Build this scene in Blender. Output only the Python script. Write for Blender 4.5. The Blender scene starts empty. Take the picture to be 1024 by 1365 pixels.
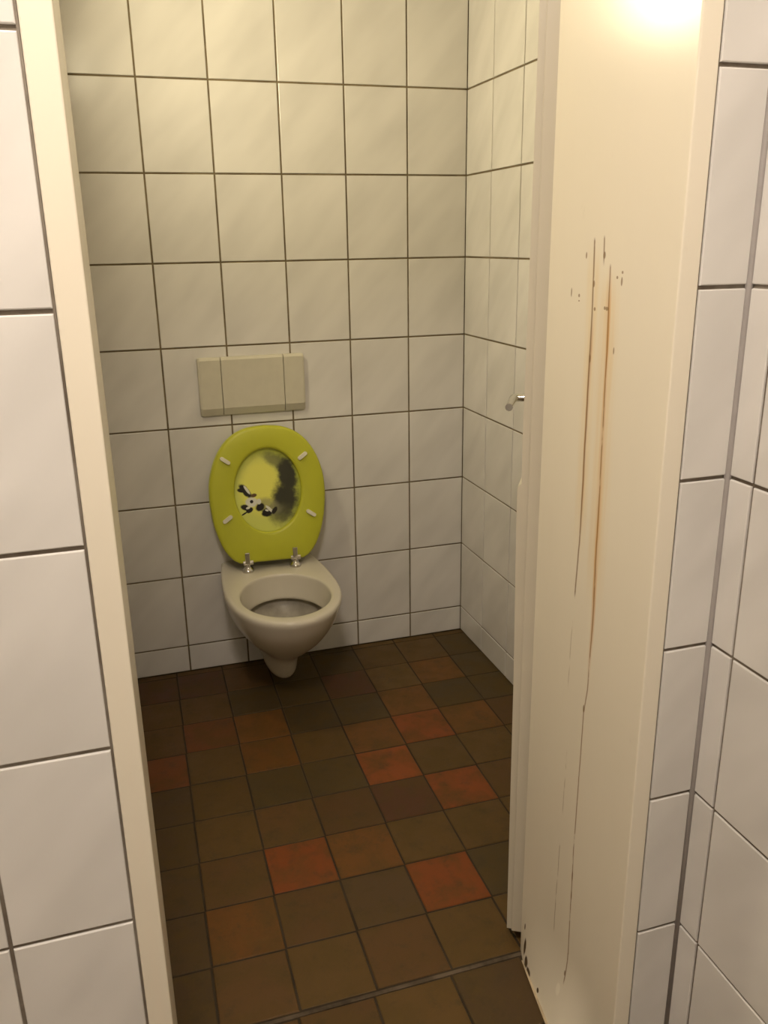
import bpy, math, random
from mathutils import Vector, Matrix
random.seed(7)
scene = bpy.context.scene
COL = scene.collection

# ------------------------------------------------------------------ camera
CAM_F = 1129.45
cam_d = bpy.data.cameras.new('camera')
cam_d.sensor_fit = 'HORIZONTAL'; cam_d.sensor_width = 36.0
cam_d.lens = 36.0 * CAM_F / 1024.0
cam_d.clip_start = 0.02
cam = bpy.data.objects.new('camera', cam_d); COL.objects.link(cam)
yaw, pitch, roll = 0.3001, -0.3091, -0.0159
F = Vector((math.sin(yaw) * math.cos(pitch), math.cos(yaw) * math.cos(pitch), math.sin(pitch)))
Rr = Vector((math.cos(yaw), -math.sin(yaw), 0)); Up = Rr.cross(F)
R2 = Rr * math.cos(roll) + Up * math.sin(roll)
U2 = -Rr * math.sin(roll) + Up * math.cos(roll)
m = Matrix((R2, U2, -F)).transposed().to_4x4()
m.translation = Vector((-1.130, -2.699, 1.398))
cam.matrix_world = m
scene.camera = cam

# ------------------------------------------------------------------ world, exposure
w = bpy.data.worlds.new('world'); scene.world = w; w.use_nodes = True
w.node_tree.nodes['Background'].inputs[0].default_value = (0.9, 0.85, 0.75, 1)
w.node_tree.nodes['Background'].inputs[1].default_value = 0.02
vs = scene.view_settings
vs.view_transform = 'Standard'; vs.look = 'None'; vs.gamma = 1.0; vs.use_curve_mapping = False
vs.exposure = 0.0

# lamp strengths (the lamps themselves are built with their fixtures below)
TOILET_LAMP = dict(pos=(-1.20, -0.66, 1.97), r=0.10, col=(1.0, 0.865, 0.57), power=196.0)
LOBBY_LAMP = dict(pos=(-1.17, -2.42, 2.43), r=0.15, col=(1.0, 0.875, 0.765), power=103.0)

# ------------------------------------------------------------------ layout (metres)
YF = -1.778      # lobby face of the partition
YR = -1.445      # toilet face of the partition
XL = -1.20       # left wall of the toilet
CEIL = 2.45
JL0, JL1 = -1.184, -1.152   # left jamb board
JR0, JR1 = -0.462, -0.4315  # right jamb board
XC = -0.355      # right wall of the lobby
LX0, LY0 = -2.35, -3.7      # far corner of the lobby
TW, TH = 0.20, 0.25         # wall tile pitch
GR = 0.005                  # grout width

# ------------------------------------------------------------------ helpers
def mesh_obj(name, verts, faces, mat=None, parent=None, smooth=False):
    me = bpy.data.meshes.new(name); me.from_pydata([tuple(v) for v in verts], [], faces); me.update()
    if smooth:
        me.polygons.foreach_set('use_smooth', [True] * len(me.polygons))
    return link(name, me, mat, parent)
def link(name, me, mat=None, parent=None):
    o = bpy.data.objects.new(name, me); COL.objects.link(o)
    if mat and not me.materials: me.materials.append(mat)
    if parent: o.parent = parent
    return o
def empty(name, loc=(0, 0, 0)):
    o = bpy.data.objects.new(name, None); COL.objects.link(o); o.location = loc
    o.empty_display_size = 0.05
    return o
def tag(o, label, cat, kind=None, group=None):
    o['label'] = label; o['category'] = cat
    if kind: o['kind'] = kind
    if group: o['group'] = group
    return o
def box_vf(x0, x1, y0, y1, z0, z1):
    v = [(x0,y0,z0),(x1,y0,z0),(x1,y1,z0),(x0,y1,z0),(x0,y0,z1),(x1,y0,z1),(x1,y1,z1),(x0,y1,z1)]
    f = [(0,3,2,1),(4,5,6,7),(0,1,5,4),(1,2,6,5),(2,3,7,6),(3,0,4,7)]
    return v, f
def boxes(name, bl, mat, parent=None, bevel=0.0, seg=2):
    V, Fc = [], []
    for b in bl:
        v, f = box_vf(*b); n = len(V); V += v; Fc += [tuple(i + n for i in q) for q in f]
    o = mesh_obj(name, V, Fc, mat, parent)
    if bevel:
        md = o.modifiers.new('bevel', 'BEVEL'); md.width = bevel; md.segments = seg; md.limit_method = 'ANGLE'
    return o
def loft(loops, cap0=False, cap1=False, closed=True):
    V, Fc = [], []; n = len(loops[0])
    for L in loops: V += [tuple(p) for p in L]
    for a in range(len(loops) - 1):
        for i in range(n if closed else n - 1):
            j = (i + 1) % n
            Fc.append((a*n+i, a*n+j, (a+1)*n+j, (a+1)*n+i))
    for flag, k, rev in ((cap0, 0, True), (cap1, len(loops) - 1, False)):
        if flag:
            c = sum((Vector(p) for p in loops[k]), Vector()) / n
            V.append(tuple(c)); ci = len(V) - 1
            for i in range(n):
                j = (i + 1) % n
                Fc.append((ci, k*n+j, k*n+i) if rev else (ci, k*n+i, k*n+j))
    return V, Fc
def lathe(name, prof, mat, parent=None, seg=24, axis='Z', loc=(0,0,0)):
    loops = []
    for r, h in prof:
        L = []
        for i in range(seg):
            a = 2 * math.pi * i / seg
            p = (r * math.cos(a), r * math.sin(a), h)
            if axis == 'Y': p = (p[0], -p[2], p[1])
            if axis == 'X': p = (p[2], p[0], p[1])
            L.append(p)
        loops.append(L)
    V, Fc = loft(loops, True, True)
    o = mesh_obj(name, V, Fc, mat, parent, smooth=True); o.location = loc
    sharp(o)
    return o
def sharp(o, ang=40):
    md = o.modifiers.new('edges', 'EDGE_SPLIT'); md.split_angle = math.radians(ang)
def tube(name, pts, rad, mat, parent=None, seg=14):
    loops = []; pts = [Vector(p) for p in pts]
    up = None
    for i, p in enumerate(pts):
        t = (pts[min(i+1, len(pts)-1)] - pts[max(i-1, 0)]).normalized()
        if up is None:
            up = Vector((0,0,1)) if abs(t.z) < .9 else Vector((1,0,0))
        s = t.cross(up).normalized(); up = s.cross(t).normalized()
        r = rad[i] if isinstance(rad, (list, tuple)) else rad
        loops.append([p + s * r * math.cos(2*math.pi*k/seg) + up * r * math.sin(2*math.pi*k/seg) for k in range(seg)])
    V, Fc = loft(loops, True, True)
    o = mesh_obj(name, V, Fc, mat, parent, smooth=True); sharp(o)
    return o

# ------------------------------------------------------------------ materials
class NT:
    """small helper to write node trees"""
    def __init__(s, name):
        s.m = bpy.data.materials.new(name); s.m.use_nodes = True
        s.t = s.m.node_tree; s.b = s.t.nodes['Principled BSDF']
    def n(s, typ, **kw):
        nd = s.t.nodes.new(typ)
        for k, v in kw.items(): setattr(nd, k, v)
        return nd
    def val(s, sock, v):
        if hasattr(v, 'is_output') or isinstance(v, bpy.types.NodeSocket): s.t.links.new(v, sock)
        else: sock.default_value = v
    def math(s, op, a, b=0.0, c=None, clamp=False):
        nd = s.n('ShaderNodeMath', operation=op, use_clamp=clamp)
        s.val(nd.inputs[0], a); s.val(nd.inputs[1], b)
        if c is not None: s.val(nd.inputs[2], c)
        return nd.outputs[0]
    def mix(s, fac, a, b):
        nd = s.n('ShaderNodeMix', data_type='RGBA')
        s.val(nd.inputs[0], fac)
        s.val(nd.inputs[6], a if isinstance(a, bpy.types.NodeSocket) else (*a, 1))
        s.val(nd.inputs[7], b if isinstance(b, bpy.types.NodeSocket) else (*b, 1))
        return nd.outputs[2]
    def smooth(s, x, e0, e1, lo=0.0, hi=1.0):
        nd = s.n('ShaderNodeMapRange', interpolation_type='SMOOTHSTEP')
        s.val(nd.inputs[0], x); s.val(nd.inputs[1], e0); s.val(nd.inputs[2], e1)
        s.val(nd.inputs[3], lo); s.val(nd.inputs[4], hi)
        return nd.outputs[0]
    def coord(s): return s.n('ShaderNodeTexCoord').outputs['Object']
    def sep(s, v):
        nd = s.n('ShaderNodeSeparateXYZ'); s.t.links.new(v, nd.inputs[0]); return nd.outputs
    def mapping(s, v, loc=(0,0,0), rot=(0,0,0), sc=(1,1,1)):
        nd = s.n('ShaderNodeMapping'); s.t.links.new(v, nd.inputs[0])
        s.val(nd.inputs[1], loc); nd.inputs[2].default_value = rot; nd.inputs[3].default_value = sc
        return nd.outputs[0]
    def noise(s, v, scale, detail=2.0, rough=0.5, dist=0.0, w=None):
        nd = s.n('ShaderNodeTexNoise', noise_dimensions='4D' if w is not None else '3D')
        s.t.links.new(v, nd.inputs['Vector']); nd.inputs['Scale'].default_value = scale
        nd.inputs['Detail'].default_value = detail; nd.inputs['Roughness'].default_value = rough
        nd.inputs['Distortion'].default_value = dist
        if w is not None: s.val(nd.inputs['W'], w)
        return nd.outputs[0]
    def bump(s, h, strength, dist):
        nd = s.n('ShaderNodeBump'); nd.inputs['Strength'].default_value = strength
        nd.inputs['Distance'].default_value = dist; s.t.links.new(h, nd.inputs['Height'])
        s.t.links.new(nd.outputs[0], s.b.inputs['Normal'])
    def set(s, color=None, rough=None, metal=None, spec=None, coat=None):
        if color is not None:
            s.val(s.b.inputs['Base Color'], color if isinstance(color, bpy.types.NodeSocket) else (*color, 1))
        if rough is not None: s.val(s.b.inputs['Roughness'], rough)
        if metal is not None: s.b.inputs['Metallic'].default_value = metal
        if spec is not None: s.b.inputs['Specular IOR Level'].default_value = spec
        if coat is not None:
            s.b.inputs['Coat Weight'].default_value = coat; s.b.inputs['Coat Roughness'].default_value = 0.1
        return s

def mat_wall_tile():
    s = NT('glazed_white_tile'); c = s.coord()
    rnd = s.math('MULTIPLY', s.n('ShaderNodeObjectInfo').outputs['Random'], 40.0)
    d = s.mapping(s.mapping(c, rot=(0, math.radians(-42), 0)), sc=(8.0, 4.0, 2.6))
    st = s.noise(d, 1.3, 2.0, 0.5, 0.0, w=rnd)
    col = s.mix(s.smooth(st, 0.2, 0.85), (0.775, 0.75, 0.71), (0.62, 0.60, 0.565))
    tone = s.n('ShaderNodeObjectInfo').outputs['Random']
    col = s.mix(s.math('MULTIPLY', tone, 0.16), col, (0.60, 0.57, 0.52))
    s.set(col, 0.24, spec=0.45)
    h = s.noise(c, 16.0, 2.0, 0.4, w=rnd)
    s.bump(h, 0.12, 0.004)
    return s.m
def mat_grout(name, c0, c1):
    s = NT(name); c = s.coord()
    n1 = s.noise(c, 9.0, 4.0, 0.65)
    s.set(s.mix(s.smooth(n1, 0.35, 0.65), c0, c1), 0.9, spec=0.2)
    s.bump(s.noise(c, 300.0, 2.0), 0.4, 0.001)
    return s.m
def mat_floor_tile():
    s = NT('quarry_tile'); c = s.coord(); oi = s.n('ShaderNodeObjectInfo')
    rnd = s.math('MULTIPLY', oi.outputs['Random'], 60.0)
    n1 = s.noise(c, 11.0, 4.0, 0.6, 0.3, w=rnd)
    n2 = s.noise(c, 26.0, 5.0, 0.7, 0.0, w=rnd)
    n3 = s.noise(c, 240.0, 2.0, 0.6, 0.0, w=rnd)
    col = oi.outputs['Color']
    col = s.mix(s.smooth(n1, 0.40, 0.66, 0.0, 0.62), col, (0.09, 0.055, 0.014))
    col = s.mix(s.smooth(n2, 0.48, 0.72, 0.0, 0.55), col, (0.055, 0.038, 0.015))
    col = s.mix(s.smooth(n3, 0.68, 0.78, 0.0, 0.5), col, (0.12, 0.09, 0.06))
    s.set(col, s.smooth(n1, 0.3, 0.7, 0.42, 0.6), spec=0.25)
    s.bump(s.math('ADD', s.noise(c, 40.0, 3.0, 0.6, w=rnd), s.math('MULTIPLY', n3, 0.2)), 0.25, 0.003)
    return s.m
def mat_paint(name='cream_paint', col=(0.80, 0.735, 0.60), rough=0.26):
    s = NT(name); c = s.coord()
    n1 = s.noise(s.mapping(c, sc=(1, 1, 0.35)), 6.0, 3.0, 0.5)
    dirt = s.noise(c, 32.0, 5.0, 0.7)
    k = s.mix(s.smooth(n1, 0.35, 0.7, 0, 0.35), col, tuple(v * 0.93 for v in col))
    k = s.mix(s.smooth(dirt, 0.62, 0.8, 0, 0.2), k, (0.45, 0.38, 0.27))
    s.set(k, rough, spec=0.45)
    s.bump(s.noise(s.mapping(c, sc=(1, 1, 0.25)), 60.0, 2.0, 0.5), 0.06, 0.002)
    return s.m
def mat_jamb_rust():
    """painted jamb board with rust runs, nail holes and rot at the foot, at their own places (object y, z)"""
    s = NT('cream_paint_rust_runs'); c = s.coord(); X, Y, Z = s.sep(c)
    col = (0.80, 0.735, 0.60)
    n1 = s.noise(s.mapping(c, sc=(1, 1, 0.35)), 6.0, 3.0, 0.5)
    k = s.mix(s.smooth(n1, 0.35, 0.7, 0, 0.35), col, tuple(v * 0.93 for v in col))
    wob = s.math('MULTIPLY', s.math('SUBTRACT', s.noise(s.mapping(c, sc=(0.0, 0.0, 1.0)), 9.0, 3.0, 0.55), 0.5), 0.010)
    brk = s.noise(s.mapping(c, sc=(2.0, 3.0, 1.0)), 26.0, 3.0, 0.6)
    run = s.noise(s.mapping(c, sc=(1.0, 14.0, 0.6)), 9.0, 2.0, 0.5)
    def streak(k, pts, width, colour, amt, soft=False, broken=0.0, seed=1.0):
        # centre line of the run: y as a chain of linear pieces in z (pts from top to bottom)
        y = pts[0][0]
        for (ya, za), (yb, zb) in zip(pts[:-1], pts[1:]):
            nd = s.n('ShaderNodeMapRange'); s.val(nd.inputs[0], Z)
            nd.inputs[1].default_value = zb; nd.inputs[2].default_value = za
            nd.inputs[3].default_value = yb - ya; nd.inputs[4].default_value = 0.0
            y = s.math('ADD', y, nd.outputs[0])
        y = s.math('ADD', y, s.math('MULTIPLY', wob, seed))
        d = s.math('ABSOLUTE', s.math('SUBTRACT', Y, y))
        mk = s.smooth(d, width * (0.0 if soft else 0.2), width, 1.0, 0.0)
        zt, zb = pts[0][1], pts[-1][1]
        mk = s.math('MULTIPLY', mk, s.smooth(Z, zb - 0.005, zb + (0.12 if soft else 0.01)))
        mk = s.math('MULTIPLY', mk, s.smooth(Z, zt - (0.06 if soft else 0.004), zt + 0.003, 1.0, 0.0))
        if broken: mk = s.math('MULTIPLY', mk, s.smooth(brk, broken - 0.08, broken + 0.10))
        if soft: mk = s.math('MULTIPLY', mk, s.smooth(run, 0.25, 0.7, 0.35, 1.0))
        return s.mix(s.math('MULTIPLY', mk, amt), k, colour)
    S1 = [(-1.5782, 1.3973), (-1.5824, 1.307), (-1.5841, 1.10), (-1.5854, 0.9433), (-1.5794, 0.8444)]
    S2 = [(-1.6235, 1.362), (-1.6286, 1.242), (-1.6344, 0.984), (-1.6375, 0.8235), (-1.6351, 0.703), (-1.6285, 0.66), (-1.6248, 0.389), (-1.6286, 0.0936)]
    RUST = (0.60, 0.29, 0.06); RUST2 = (0.46, 0.18, 0.03); DARK = (0.20, 0.115, 0.045)
    k = streak(k, [S1[0], S1[1], S1[2], (-1.585, 0.90)], 0.026, (0.76, 0.58, 0.30), 0.55, True, seed=0.4)
    k = streak(k, S2[:4], 0.034, (0.74, 0.54, 0.26), 0.60, True, seed=0.4)
    k = streak(k, S2[:5] , 0.0075, RUST, 0.9, True, seed=0.5)
    k = streak(k, [(-1.584, 1.30), S1[2], (-1.585, 0.93)], 0.006, RUST2, 0.75, True, seed=0.5)
    k = streak(k, S1, 0.0030, DARK, 0.8, broken=0.30, seed=0.5)
    k = streak(k, [(-1.6038, 1.400), (-1.6062, 1.3629)], 0.0026, DARK, 0.75, broken=0.34, seed=0.3)
    k = streak(k, S2, 0.0025, (0.24, 0.13, 0.05), 0.75, broken=0.36, seed=0.5)
    k = streak(k, [(-1.5774, 0.80), (-1.5744, 0.6775)], 0.0016, (0.30, 0.2, 0.1), 0.5, broken=0.45)
    k = streak(k, [(-1.584, 0.5636), (-1.581, 0.43)], 0.0018, (0.3, 0.2, 0.1), 0.5, broken=0.42)
    k = streak(k, [(-1.578, 0.36), (-1.5733, 0.1634)], 0.0018, (0.26, 0.17, 0.08), 0.6, broken=0.42)
    def spot(k, y, z, ry, rz, colour=DARK, amt=0.7):
        a = s.math('DIVIDE', s.math('SUBTRACT', Y, y), ry); b = s.math('DIVIDE', s.math('SUBTRACT', Z, z), rz)
        d = s.math('ADD', s.math('MULTIPLY', a, a), s.math('MULTIPLY', b, b))
        d = s.math('ADD', d, s.math('MULTIPLY', s.math('SUBTRACT', brk, 0.5), 1.2))
        return s.mix(s.math('MULTIPLY', s.smooth(d, 0.4, 1.1, 1.0, 0.0), amt), k, colour)
    for y, z, ry, rz in [(-1.558, 1.374, .0022, .005), (-1.52, 1.32, .002, .0075), (-1.543, 1.3166, .003, .003), (-1.5435, 1.309, .0025, .0015),
                         (-1.655, 1.353, .0028, .0025), (-1.643, 1.3458, .0028, .0025), (-1.6545, 1.341, .0024, .0065),
                         (-1.646, 1.246, .002, .006), (-1.589, 1.30, .003, .003), (-1.622, 1.3025, .0045, .0035), (-1.616, 1.303, .003, .003),
                         (-1.583, 1.335, .0028, .005), (-1.607, 1.375, .0038, .006), (-1.584, 1.228, .0025, .007), (-1.628, .665, .003, .008),
                         (-1.626, .33, .0022, .012), (-1.6265, .29, .002, .01), (-1.626, .115, .003, .007)]:
        k = spot(k, y, z, ry, rz)
    k = spot(k, -1.617, 0.071, .007, .014, (0.88, 0.82, 0.68), 0.8)
    for y, z, ry, rz in [(-1.476, .035, .006, .022), (-1.492, .012, .009, .014), (-1.51, .006, .012, .008), (-1.56, .012, .005, .005), (-1.466, .075, .0025, .008)]:
        k = spot(k, y, z, ry, rz, (0.06, 0.03, 0.012), 0.95)
    dirt = s.noise(c, 32.0, 5.0, 0.7)
    k = s.mix(s.smooth(dirt, 0.64, 0.82, 0, 0.15), k, (0.45, 0.38, 0.27))
    s.set(k, 0.23, spec=0.22)
    s.bump(s.noise(s.mapping(c, sc=(1, 1, 0.25)), 60.0, 2.0, 0.5), 0.05, 0.002)
    return s.m
def mat_simple(name, col, rough, metal=0.0, spec=0.5, var=0.08, scale=30.0, coat=None):
    s = NT(name); c = s.coord()
    n1 = s.noise(c, scale, 3.0, 0.55)
    s.set(s.mix(s.smooth(n1, 0.3, 0.7), col, tuple(v * (1 - var) for v in col)), s.smooth(n1, 0.3, 0.7, rough, min(1, rough * 1.25)), metal, spec, coat)
    return s.m
def mat_lid_print():
    """lime plastic with a flat printed picture: pale oval, smoky dark shape, black and white patches"""
    s = NT('lime_plastic_with_print'); c = s.coord(); U, _, V = s.sep(c)
    n1 = s.noise(c, 45.0, 4.0, 0.65); n2 = s.noise(c, 120.0, 3.0, 0.6)
    k = s.mix(0.0, (0.55, 0.60, 0.08), (0.3, 0.3, 0.02))
    def ell(u, v, ru, rv, ang=0.0, jag=0.0, soft=0.15):
        du = s.math('SUBTRACT', U, u); dv = s.math('SUBTRACT', V, v); ca, sa = math.cos(ang), math.sin(ang)
        a = s.math('DIVIDE', s.math('ADD', s.math('MULTIPLY', du, ca), s.math('MULTIPLY', dv, sa)), ru)
        b = s.math('DIVIDE', s.math('SUBTRACT', s.math('MULTIPLY', dv, ca), s.math('MULTIPLY', du, sa)), rv)
        d = s.math('SQRT', s.math('ADD', s.math('MULTIPLY', a, a), s.math('MULTIPLY', b, b)))
        if jag: d = s.math('ADD', d, s.math('MULTIPLY', s.math('SUBTRACT', n1, 0.5), jag))
        return s.smooth(d, 1.0 - soft, 1.0 + soft, 1.0, 0.0)
    k = s.mix(ell(-0.008, 0.215, 0.102, 0.132, 0, 0.1, 0.10), k, (0.64, 0.68, 0.15))
    k = s.mix(ell(-0.02, 0.245, 0.066, 0.088, 0, 0.25, 0.3), k, (0.80, 0.79, 0.15))
    SM = (0.045, 0.045, 0.028)
    k = s.mix(s.math('MULTIPLY', ell(0.038, 0.322, 0.05, 0.02, -0.5, 0.9, 0.45), 0.75), k, (0.12, 0.12, 0.06))
    k = s.mix(ell(0.066, 0.275, 0.031, 0.056, 0.15, 0.9, 0.35), k, SM)
    k = s.mix(ell(0.056, 0.198, 0.042, 0.058, -0.1, 0.9, 0.4), k, SM)
    k = s.mix(s.math('MULTIPLY', ell(0.040, 0.150, 0.036, 0.034, 0, 1.0, 0.5), 0.8), k, (0.10, 0.10, 0.05))
    k = s.mix(s.math('MULTIPLY', ell(0.0, 0.178, 0.042, 0.024, -0.3, 0.6, 0.35), 0.7), k, (0.26, 0.25, 0.14))
    BLK, WHT = (0.015, 0.013, 0.01), (0.72, 0.72, 0.62)
    for u, v, ru, rv, an, cc in [(-0.070, 0.232, .030, .011, -0.9, BLK), (-0.083, 0.236, .014, .007, -0.2, BLK), (-0.066, 0.236, .017, .0042, -1.0, WHT),
                                 (-0.054, 0.196, .019, .016, 0, WHT), (-0.046, 0.217, .010, .006, 0.2, (0.12, 0.07, 0.03)),
                                 (-0.075, 0.180, .016, .009, -0.4, BLK), (-0.062, 0.170, .012, .008, 0.6, BLK), (-0.079, 0.160, .011, .0028, 0.5, BLK),
                                 (-0.066, 0.178, .007, .004, 0.3, WHT), (-0.027, 0.177, .014, .012, 0.5, BLK), (-0.030, 0.196, .007, .009, 0, WHT),
                                 (-0.006, 0.158, .017, .014, 0.1, BLK), (0.004, 0.168, .018, .0045, -0.8, WHT), (0.019, 0.163, .007, .013, -0.6, BLK), (-0.006, 0.165, .006, .003, -0.4, WHT)]:
        k = s.mix(ell(u, v, ru, rv, an, 0.7 if cc == BLK else 0.3, 0.2), k, cc)
    k = s.mix(ell(-0.0535, 0.1975, .0055, .0055, 0, 0, 0.15), k, BLK)
    s.set(k, 0.38, spec=0.4)
    return s.m
def mat_emit(name, col, strength):
    s = NT(name); s.set(col, 0.4)
    s.b.inputs['Emission Color'].default_value = (*col, 1); s.b.inputs['Emission Strength'].default_value = strength
    return s.m

M_TILE = mat_wall_tile()
M_GROUT = mat_grout('brown_grout', (0.24, 0.19, 0.115), (0.15, 0.115, 0.07))
M_GROUT_L = mat_grout('grey_brown_grout', (0.27, 0.235, 0.19), (0.15, 0.12, 0.09))
M_FGROUT = mat_grout('dark_floor_grout', (0.055, 0.040, 0.024), (0.038, 0.028, 0.016))
M_MORTAR = mat_grout('worn_pale_mortar', (0.14, 0.105, 0.07), (0.055, 0.04, 0.026))
M_QUARRY = mat_floor_tile()
M_PAINT = mat_paint()
M_JAMB = mat_jamb_rust()
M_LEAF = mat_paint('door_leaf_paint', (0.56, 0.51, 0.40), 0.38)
M_PLASTER = mat_simple('white_plaster', (0.78, 0.75, 0.68), 0.8, spec=0.2)
M_SEAL = mat_simple('grey_sealant', (0.36, 0.33, 0.31), 0.45)
M_CER = mat_simple('ivory_ceramic', (0.63, 0.585, 0.49), 0.16, spec=0.5, var=0.03, scale=8)
M_LIME = mat_simple('lime_plastic', (0.50, 0.515, 0.036), 0.36, spec=0.4, var=0.05, scale=12)
M_PRINT = mat_lid_print()
M_PLATE = mat_simple('beige_plastic', (0.60, 0.565, 0.45), 0.42, spec=0.35, var=0.04)
M_CHROME = mat_simple('chrome', (0.75, 0.73, 0.70), 0.13, metal=1.0, var=0.05)
M_BUMP = mat_simple('white_rubber', (0.72, 0.69, 0.56), 0.5, var=0.05)
M_STRIP = mat_simple('worn_wood_strip', (0.62, 0.50, 0.33), 0.4, var=0.3)

# ------------------------------------------------------------------ room shell
D = 0.0022   # how far the tiles stand proud of the grout
wall_back = tag(boxes('wall_back', [(XL - .1, 0.1, D, .12, 0, CEIL)], M_GROUT),
                'white tiled back wall of the toilet behind the flush plate', 'wall', 'structure')
wall_right = tag(boxes('wall_right', [(D, .12, YR - .02, D, 0, CEIL)], M_GROUT),
                 'white tiled right wall of the toilet with brown grout', 'wall', 'structure')
wall_left = tag(boxes('wall_left', [(XL - .12, XL - D, YR - .02, D, 0, CEIL)], M_GROUT),
                'white tiled left wall of the toilet, hidden behind the partition', 'wall', 'structure')
wall_front = tag(boxes('wall_front', [(LX0 - .1, JL0 + .001, YF + D, YR, 0, CEIL), (JR1 - .001, D, YF + D, YR, 0, CEIL), (JL0 + .001, JR1 - .001, YF + D, YR, 2.11, CEIL)], M_GROUT_L),
                 'white tiled partition around the open doorway', 'wall', 'structure')
wall_lobby_right = tag(boxes('wall_lobby_right', [(XC + D, XC + .12, LY0, YF + D, 0, CEIL)], M_GROUT_L),
                       'white tiled side wall at the far right edge of the lobby', 'wall', 'structure')
wall_lobby_left = tag(boxes('wall_lobby_left', [(LX0 - .1, LX0, LY0, YF + D, 0, CEIL)], M_PLASTER), 'plain lobby wall on the left', 'wall', 'structure')
wall_lobby_back = tag(boxes('wall_lobby_back', [(LX0 - .1, XC + .12, LY0 - .1, LY0, 0, CEIL)], M_PLASTER), 'plain lobby wall behind the viewer', 'wall', 'structure')
ceiling = tag(boxes('ceiling', [(LX0 - .1, .12, LY0 - .1, .12, CEIL, CEIL + .1)], M_PLASTER), 'plain white ceiling over toilet and lobby', 'ceiling', 'structure')
floor = tag(boxes('floor', [(LX0 - .1, .12, LY0 - .1, .12, -.1, -.0018)], M_FGROUT), 'brown and red quarry tile floor', 'floor', 'structure')

# ------------------------------------------------------------------ tiles
_tile_cache = {}
def tile_mesh(w, h, t, bev, mat, horizontal=False):
    key = (round(w, 4), round(h, 4), t, bev, mat.name, horizontal)
    if key in _tile_cache: return _tile_cache[key]
    x, z = w / 2, h / 2
    def rect(i, y): return [(-x+i, y, -z+i), (x-i, y, -z+i), (x-i, y, z-i), (-x+i, y, z-i)]
    V = rect(0, 0) + rect(0, -t + bev) + rect(bev * .35, -t + bev * .3) + rect(bev, -t)
    Fc = [(12, 13, 14, 15)]
    for a in range(3):
        for i in range(4):
            j = (i + 1) % 4; Fc.append((a*4+i, a*4+j, a*4+4+j, a*4+4+i))
    if horizontal: V = [(p[0], p[2], -p[1]) for p in V]
    me = bpy.data.meshes.new('tile'); me.from_pydata(V, [], Fc); me.update(); me.materials.append(mat)
    _tile_cache[key] = me
    return me
def tile_wall(parent, cols, rows, place, rot):
    """cols, rows: grid line positions along the wall and in height; place(u, z) -> point on the tile face"""
    for a, b in zip(cols[:-1], cols[1:]):
        for z0, z1 in zip(rows[:-1], rows[1:]):
            wd, ht = abs(b - a) - GR, z1 - z0 - GR
            o = link('tile', tile_mesh(wd, ht, 0.004, 0.0016, M_TILE), None, parent)
            o.location = place((a + b) / 2, (z0 + z1) / 2)
            o.rotation_euler = (random.gauss(0, .0012), random.gauss(0, .0006), rot + random.gauss(0, .0016))
rows_b = [0.0, 0.095] + [0.095 + TH * k for k in range(1, 10)] + [CEIL]
rows_f = [0.0, 0.087] + [0.087 + TH * k for k in range(1, 10)] + [CEIL]
T = 0.004
tile_wall(wall_back, [-TW * k for k in range(6, -1, -1)], rows_b, lambda u, z: (u, T - .0012, z), 0.0)
tile_wall(wall_right, [-.193 - TW * k for k in range(6, -1, -1)] + [0.0], rows_b, lambda u, z: (T - .0012, u, z), -math.pi / 2)
tile_wall(wall_left, [YR] + [-TW * k for k in range(7, -1, -1)], rows_b, lambda u, z: (XL - T + .0012, u, z), math.pi / 2)
tile_wall(wall_front, [-2.328 + TW * k for k in range(0, 6)] + [JL0 + .0010], rows_f, lambda u, z: (u, YF + T - .0012, z), 0.0)
tile_wall(wall_front, [JR1 - .0010, XC - .002], rows_f, lambda u, z: (u, YF + T - .0012, z), 0.0)
tile_wall(wall_lobby_right, [-1.827 - TW * k for k in range(9, -1, -1)] + [YF - .002], rows_f, lambda u, z: (XC + T - .0012, u, z), -math.pi / 2)
# sealant bead in the lobby corner
V, Fc = loft([[(XC, YF - .007, z), (XC - .0045, YF - .0045, z), (XC - .007, YF, z), (XC, YF, z)] for z in (0, .8, 1.6, CEIL)], True, True)
mesh_obj('sealant_bead', V, Fc, M_SEAL, wall_lobby_right, smooth=True)

# floor tiles: colour by cell, columns A..H from left, rows from the back wall forward
P = 0.157
XLN = [-1.541, -1.384, -1.222, -1.07, -0.917, -0.763, -0.606, -0.45, -0.293, -0.136, 0.02]
YLN = [0.0, -.029, -.187, -.345, -.503, -.661, -.819, -.977, -1.135, -1.293, -1.451]
PAL = dict(R=(0.205, 0.055, 0.012), r=(0.14, 0.045, 0.012), o=(0.135, 0.056, 0.012), b=(0.098, 0.050, 0.016), B=(0.085, 0.036, 0.015),
           l=(0.102, 0.057, 0.016), L=(0.09, 0.056, 0.016), d=(0.066, 0.043, 0.015), g=(0.078, 0.046, 0.019))
GRID = [
    'bbbbbddlll', 'bbBBbddlld', 'bbbbddBlod', 'bbbroddodd', 'bbrloloRob', 'ddglddRlll', 'ggglbbBRbb', 'gggbRolllr', 'gggobgRdbb', 'gggblbllbb']
def quarry(x0, x1, y0, y1, code):
    g = 0.0042
    o = link('tile', tile_mesh(x1 - x0 - g, y1 - y0 - g, 0.010, 0.0018, M_QUARRY, True), None, floor)
    ym = (y0 + y1) / 2
    o.location = ((x0 + x1) / 2 + .022 * (ym + 1), ym, -.010 + random.uniform(-.0011, .0004))
    o.rotation_euler = (random.gauss(0, .002), random.gauss(0, .002), -.011 + random.gauss(0, .002))
    c = PAL[code]; j = random.uniform(.9, 1.12)
    o.color = (c[0] * j, c[1] * j, c[2] * j, 1)
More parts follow.
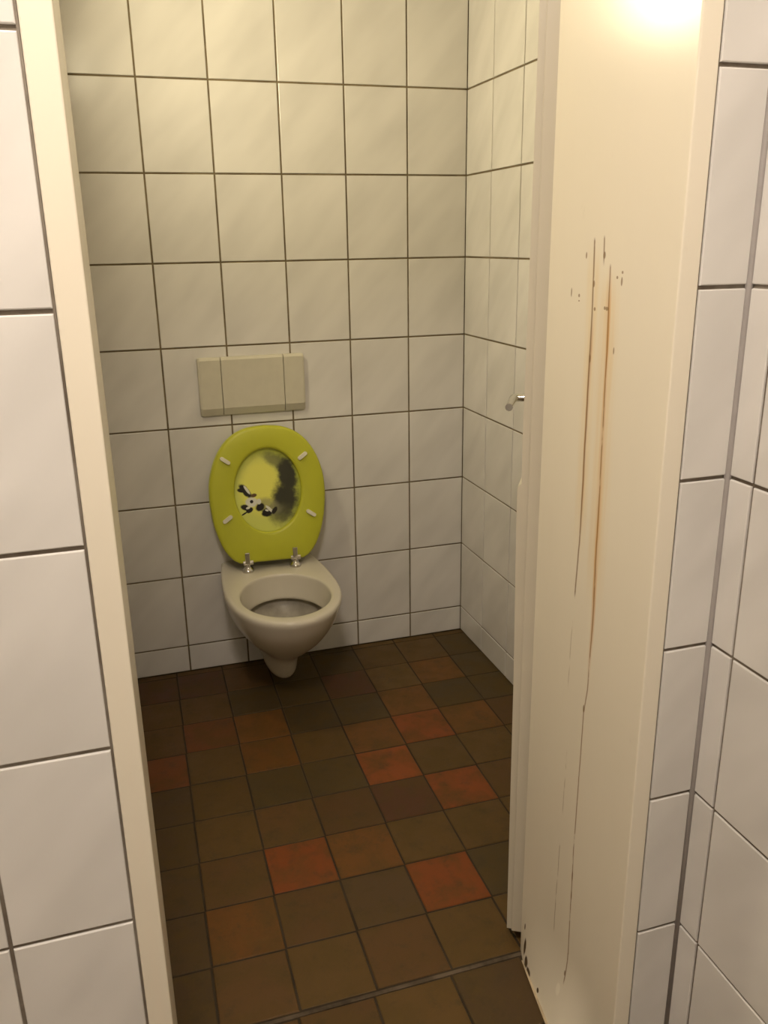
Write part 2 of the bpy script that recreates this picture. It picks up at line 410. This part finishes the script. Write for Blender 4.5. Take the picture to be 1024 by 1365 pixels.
for r in range(10):
    for i in range(2, 10):
        quarry(max(XLN[i], -1.199), min(XLN[i + 1], -.003) if r < 9 else XLN[i + 1], YLN[r + 1], YLN[r], GRID[r][i])
# doorway rows and the lobby floor, set on another line
for r, codes in enumerate(['bblg', 'gbld']):
    xs = [-1.15, -.925, -.775, -.615, -.464]
    for i in range(4):
        quarry(xs[i] + .003, xs[i + 1] + .003, -1.462 - .158 * (r + 1), -1.462 - .158 * r, codes[i])
for r in range(6):
    for i in range(12):
        quarry(LX0 + P * i + .02, LX0 + P * (i + 1) + .02, -1.788 - .158 * (r + 1), -1.788 - .158 * r, random.choice('bblldgoB'))
boxes('mortar_joint', [(-1.15, -.465, -1.4625, -1.4545, -.004, .0002)], M_MORTAR, floor)

# ------------------------------------------------------------------ door frame
frame = tag(empty('trim_1', (0, 0, 0)), 'cream painted wooden door frame with rust-streaked right jamb', 'door frame', 'structure')
boxes('jamb', [(JL0 + .0015, JL1, YF - .002, YR, 0, 2.08)], M_PAINT, frame, 0.0022, 3)
boxes('jamb', [(JR0, JR1 - .0015, YF - .002, YR, 0, 2.08)], M_JAMB, frame, 0.0022, 3)['label'] = 'right jamb with two long rust runs'
boxes('head', [(JL0 + .0015, JR1 - .0015, YF - .002, YR, 2.08, 2.11)], M_PAINT, frame, 0.002)
# foot of the right jamb: sloped painted fillet and the loose pale strip on the floor edge
def flare(y):
    t = (-1.447 - y)
    return .0006 + ((.005 * min(t / .03, 1.0) + .15 * t) if t < .2 else .035 * (.5 + .5 * math.cos((t - .2) / .129 * math.pi)))
ny, nz = 24, 16; V = []; Fc = []
for a in range(ny + 1):
    y = -1.4475 - .3285 * a / ny
    for b in range(nz + 1):
        z = .001 + .16 * b / nz; u = b / nz
        V.append((JR0 - (flare(y) - .0006) * (1 - u) ** 2.0 - .0004, y, z))
for a in range(ny):
    for b in range(nz):
        n0 = a * (nz + 1) + b; Fc.append((n0, n0 + 1, n0 + nz + 2, n0 + nz + 1))
mesh_obj('foot_fillet', V, Fc, M_JAMB, frame, smooth=True)
tube('floor_strip', [(JR0 - flare(y) - .0015, y, .003) for y in (-1.478, -1.51, -1.55, -1.59, -1.63, -1.67, -1.71, -1.75, -1.774)], [.0012, .002, .0024, .0026, .0026, .0026, .0026, .0026, .0026], M_STRIP, frame, 6)

# ------------------------------------------------------------------ door leaf, opened inwards along the line of sight
ang = math.radians(31.5)
door = tag(empty('door_1', (-.482, -1.420, 0)), 'cream door leaf swung open into the toilet, seen edge-on beside the right jamb', 'door', 'structure')
door.rotation_euler = (0, 0, -ang)   # local +y runs along the leaf, +x through its thickness
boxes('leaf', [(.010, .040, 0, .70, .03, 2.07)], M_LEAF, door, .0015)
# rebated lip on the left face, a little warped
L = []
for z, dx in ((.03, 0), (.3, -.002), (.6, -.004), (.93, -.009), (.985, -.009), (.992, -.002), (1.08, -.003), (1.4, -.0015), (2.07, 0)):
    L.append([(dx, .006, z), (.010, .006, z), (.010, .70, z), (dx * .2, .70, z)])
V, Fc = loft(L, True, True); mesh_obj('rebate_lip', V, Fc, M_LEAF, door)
for side in (-1, 1):
    x0 = 0.0 if side < 0 else .04
    hd = empty('door_handle'); hd.parent = door; hd.location = (x0, .645, 1.03)
    sx = side
    lathe('rosette', [(.024, 0), (.024, .005 ), (.022, .007), (.011, .008), (.010, .012)], M_CHROME, hd, 24, 'X').scale = (sx, 1, 1)
    tube('lever', [(sx * .004, 0, 0), (sx * .056, 0, 0), (sx * .072, -.001, 0), (sx * .078, -.006, 0), (sx * .080, -.014, 0), (sx * .080, -.06, -.001), (sx * .080, -.118, -.003)],
         [.0095, .0095, .0098, .010, .010, .0095, .009], M_CHROME, hd, 16)
    lathe('key_rosette', [(.020, 0), (.020, .005), (.018, .007), (.006, .0075)], M_CHROME, hd, 24, 'X', (0, 0, -.07)).scale = (sx, 1, 1)

# ------------------------------------------------------------------ flush plate
plate = tag(empty('flush_plate', (-.7285, -.0, .971)), 'beige plastic flush plate on the tiled wall above the raised green lid', 'flush plate')
PW, PH = .336, .183
prof = [(-.002, -PH/2), (-.010, -PH/2 + .0005), (-.0125, -PH/2 + .003), (-.0225, -PH/2 + .025), (-.0225, PH/2 - .008), (-.018, PH/2 - .002), (-.015, PH/2), (-.002, PH/2)]
def plate_section(name, x0, x1, endl, endr):
    loops = []
    def lp(x, ins): return [(x, y + ins * (1 if y < -.01 else 0), z + (-ins if z > 0 else ins)) for y, z in prof]
    loops.append(lp(x0, .006 if endl else .0012))
    if endl: loops.append(lp(x0 + .002, .002))
    loops.append(lp(x0 + (.007 if endl else .001), 0)); loops.append(lp(x1 - (.007 if endr else .001), 0))
    if endr: loops.append(lp(x1 - .002, .002))
    loops.append(lp(x1, .006 if endr else .0012))
    V, Fc = loft(loops, True, True)
    return mesh_obj(name, V, Fc, M_PLATE, plate)
g1, g2 = -PW/2 + .212 * PW, -PW/2 + .80 * PW
plate_section('side_panel', -PW/2, g1 - .0008, True, False)
plate_section('push_button', g1 + .0008, g2 - .0008, False, False)
plate_section('side_panel', g2 + .0008, PW/2, False, True)
boxes('backing', [(-PW/2 + .004, PW/2 - .004, -.0095, -.0005, -PH/2 + .003, PH/2 - .003)], mat_simple('dark_beige_plastic', (.26, .225, .16), .5), plate)

# ------------------------------------------------------------------ toilet
TX = -.718
toilet = tag(empty('toilet', (TX, 0, 0)), 'ivory wall-hung toilet with raised lime green seat and printed lid', 'toilet')
N = 72
def polar(poly, c, n=N):
    """resample a closed outline at even angles around c"""
    out = []; m_ = len(poly)
    for i in range(n):
        a = 2 * math.pi * i / n; d = (math.cos(a), math.sin(a)); best = None
        for k in range(m_):
            (ax, ay), (bx, by) = poly[k], poly[(k + 1) % m_]
            ex, ey = bx - ax, by - ay; den = d[0] * ey - d[1] * ex
            if abs(den) < 1e-12: continue
            t = ((ax - c[0]) * ey - (ay - c[1]) * ex) / den
            u = ((ax - c[0]) * d[1] - (ay - c[1]) * d[0]) / den
            if t > 0 and -1e-6 <= u <= 1 + 1e-6 and (best is None or t > best): best = t
        out.append((c[0] + d[0] * best, c[1] + d[1] * best))
    return out
def pan_outline(a, b, yF, yw, back=-.003, p=2.15):
    """a: half width at yw, b: half width at the wall, front half a superellipse to yF"""
    right = []
    for k in range(11):
        t = k / 10; y = back + (yw - back) * t
        right.append((b + (a - b) * math.sin(t * math.pi / 2), y))
    for k in range(1, 25):
        th = k / 24 * math.pi / 2
        right.append((a * math.cos(th) ** (2 / p), yw - (yw - yF) * math.sin(th) ** (2 / p) * -1 if False else yw + (yF - yw) * math.sin(th) ** (2 / p)))
    left = [(-x, y) for x, y in reversed(right[:-1])]
    return right + left
def lev(a, b, yF, yw, z, back=-.003):
    pl = pan_outline(a, b, yF, yw, back); c = (0, (back + yF) / 2)
    return [(x, y, z) for x, y in polar(pl, c)]
def inner(grow, z, gy=None):
    gy = grow if gy is None else gy; dy = 0.0 if gy == grow else (grow - gy) * .9
    rx, ry = .135 + grow, .166 + gy; cy = -.346 + dy
    return [(rx * math.cos(2*math.pi*i/N), cy + ry * math.sin(2*math.pi*i/N), z) for i in range(N)]
KEYS = [(.052, .024, .026, -.232, -.13), (.060, .042, .046, -.268, -.14), (.080, .051, .058, -.290, -.15), (.115, .055, .066, -.305, -.16), (.145, .060, .078, -.325, -.17),
        (.170, .072, .092, -.358, -.185), (.200, .096, .108, -.405, -.205), (.240, .127, .126, -.458, -.23), (.285, .151, .139, -.502, -.25), (.325, .166, .147, -.532, -.268), (.366, .175, .152, -.554, -.28)]
def keyed(n=4):
    out = []
    for i in range(len(KEYS) - 1):
        p0, p1, p2, p3 = KEYS[max(i-1, 0)], KEYS[i], KEYS[i+1], KEYS[min(i+2, len(KEYS)-1)]
        for k in range(n):
            t = k / n
            out.append([.5 * (2*p1[j] + (p2[j]-p0[j])*t + (2*p0[j]-5*p1[j]+4*p2[j]-p3[j])*t*t + (3*p1[j]-p0[j]-3*p2[j]+p3[j])*t**3) for j in range(5)])
    return out
outer = [lev(a, b, yF, yw, z) for z, a, b, yF, yw in keyed()]
outer += [lev(.175, .152, -.554, -.28, .366), lev(.176, .152, -.556, -.28, .374), lev(.175, .151, -.555, -.28, .380), lev(.172, .148, -.552, -.28, .3842), lev(.167, .144, -.547, -.28, .386)]
inn = [inner(.007, .386), inner(.003, .3848), inner(.0005, .381), inner(0, .374), inner(-.006, .340), inner(-.012, .315), inner(-.014, .308), inner(-.012, .305), inner(.003, .3055, -.006),
       inner(.007, .303, -.006), inner(.007, .290, -.014), inner(-.001, .275, -.030), inner(-.020, .252, -.055), inner(-.042, .232, -.080), inner(-.066, .216, -.105), inner(-.092, .207, -.128), inner(-.118, .204, -.149)]
V, Fc = loft(outer + inn[:10], True, False)
bowl = mesh_obj('bowl', V, Fc, M_CER, toilet, smooth=True)
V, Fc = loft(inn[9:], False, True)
mesh_obj('basin', V, Fc, mat_simple('dull_dark_ceramic', (0.37, 0.335, 0.275), 0.36, spec=0.35, var=0.25, scale=22), toilet, smooth=True)['label'] = 'dull darker inside of the bowl'  # inside below the rim: darker, rougher and more mottled than the bowl ceramic
for sx in (-1, 1):
    lathe('bolt_cap', [(.008, 0), (.008, .004), (.006, .007), (.002, .008)], M_CER, toilet, 16, 'X', (sx * .0615, -.17, .150)).scale = (sx, 1, 1)

# seat and lid, raised against the wall; local x across, z up along the lid, -y to the room
tilt = math.radians(8.0)
HINGE = (TX + .003, -.106, .409)
def raised(o, dy):
    o.matrix_parent_inverse = Matrix.Identity(4)
    o.location = (HINGE[0] - TX, HINGE[1], HINGE[2])
    o.rotation_euler = (-tilt, math.radians(1.2), 0)
half = [(0, .0), (.0, .095), (.002, .108), (.010, .122), (.026, .137), (.06, .157), (.12, .176), (.18, .185), (.23, .187), (.28, .182), (.33, .167), (.37, .146), (.40, .121), (.422, .09), (.436, .052), (.441, .0)]
def spline(pts, n=6):
    out = []
    for i in range(len(pts) - 1):
        p0, p1, p2, p3 = pts[max(i-1,0)], pts[i], pts[i+1], pts[min(i+2, len(pts)-1)]
        for k in range(n):
            t = k / n
            out.append(tuple(.5 * (2*p1[j] + (p2[j]-p0[j])*t + (2*p0[j]-5*p1[j]+4*p2[j]-p3[j])*t*t + (3*p1[j]-p0[j]-3*p2[j]+p3[j])*t**3) for j in (0, 1)))
    out.append(pts[-1]); return out
hs = spline(half)
right = [(w_, v_) for v_, w_ in hs]
poly = right + [(-w_, v_) for w_, v_ in reversed(right[1:-1])]
LC = (0, .225)
OUT = polar(poly, LC)
def oloop(ins, y):
    L = []
    for x, v in OUT:
        r = math.hypot(x - LC[0], v - LC[1]); k = (r - ins) / r
        L.append((LC[0] + (x - LC[0]) * k, y, LC[1] + (v - LC[1]) * k))
    return L
def hloop(grow, y):
    return [((.108 + grow) * math.cos(2*math.pi*i/N), y, .232 + (.136 + grow) * math.sin(2*math.pi*i/N)) for i in range(N)]
# lid behind
V, Fc = loft([oloop(.004, .0215), oloop(.001, .019), oloop(0, .014), oloop(.0005, .006), oloop(.003, .0035), oloop(.012, .003), oloop(.06, .003), oloop(.12, .003)], True, True)
Fc = [tuple(reversed(f)) for f in Fc]
lid = mesh_obj('lid', V, Fc, M_PRINT, toilet, smooth=True); sharp(lid, 50); raised(lid, 0); lid['label'] = 'lid underside with printed picture'
# seat ring in front
ring = [oloop(.002, 0), oloop(0, -.004), oloop(.0005, -.011), oloop(.004, -.0155), oloop(.011, -.0175), hloop(.010, -.0175), hloop(.003, -.0155), hloop(0, -.011), hloop(0, -.003), hloop(.002, 0)]
V, Fc = loft(ring + [ring[0]])
Fc = [tuple(reversed(f)) for f in Fc]
seat = mesh_obj('seat', V, Fc, M_LIME, toilet, smooth=True); sharp(seat, 50); raised(seat, 0); seat['label'] = 'lime green seat ring'
def capsule(w_, h_, t):
    pl = []
    for k in range(12): 
        a = -math.pi/2 + math.pi * k / 11; pl.append((w_/2 - h_/2 + h_/2*math.cos(a), h_/2*math.sin(a)))
    for k in range(12):
        a = math.pi/2 + math.pi * k / 11; pl.append((-w_/2 + h_/2 + h_/2*math.cos(a), h_/2*math.sin(a)))
    lo = [[(x, 0, z) for x, z in pl], [(x, -t * .7, z) for x, z in pl], [(x * .96, -t, z * .85) for x, z in pl]]
    V, Fc = loft(lo, False, True); return V, [tuple(f) for f in Fc]
for u, v, a in ((-.132, .337, -.62), (.116, .337, .62), (-.136, .150, .60), (.135, .148, -.60)):
    V, Fc = capsule(.036, .0125, .008)
    b = mesh_obj('bumper', V, Fc, M_BUMP, seat, smooth=True); sharp(b)
    b.location = (u, -.0172, v); b.rotation_euler = (0, -a, 0)
for hx in (-.079, .077):
    hg = empty('hinge'); hg.parent = toilet; hg.location = (hx, -.126, .386)
    lathe('base_cap', [(.019, 0), (.019, .006), (.017, .010), (.012, .014), (.010, .018), (.010, .026)], M_CHROME, hg, 24)
    tube('barrel', [(-.014, .005, .029), (.018, .005, .029)], .009, M_CHROME, hg, 16)
    boxes('arm', [(-.008, .008, -.006, .004, .026, .066)], M_CHROME, hg, .002)

# ------------------------------------------------------------------ lamps (outside the picture)
lp = TOILET_LAMP
wl = tag(empty('wall_lamp', lp['pos']), 'round bulkhead lamp high on the left toilet wall', 'lamp')
lathe('diffuser', [(lp['r'], .0), (lp['r'], .006), (lp['r'] * .9, .009), (lp['r'] * .6, .011), (lp['r'] * .2, .012)], mat_emit('warm_diffuser', lp['col'], lp['power']), wl, 32, 'X')
lathe('rim', [(lp['r'] + .001, 0), (lp['r'] + .012, 0), (lp['r'] + .012, .010), (lp['r'] + .001, .010)], M_PLATE, wl, 32, 'X')
lp = LOBBY_LAMP
cl = tag(empty('ceiling_lamp', lp['pos']), 'flat round ceiling lamp in the lobby', 'lamp')
lathe('diffuser', [(lp['r'] * .8, -.05), (lp['r'] * .95, -.035), (lp['r'], -.012), (lp['r'], .005)], mat_emit('neutral_diffuser', lp['col'], lp['power']), cl, 32)
lathe('ring', [(lp['r'] + .012, .002), (lp['r'] + .012, .02)], M_PLATE, cl, 32)
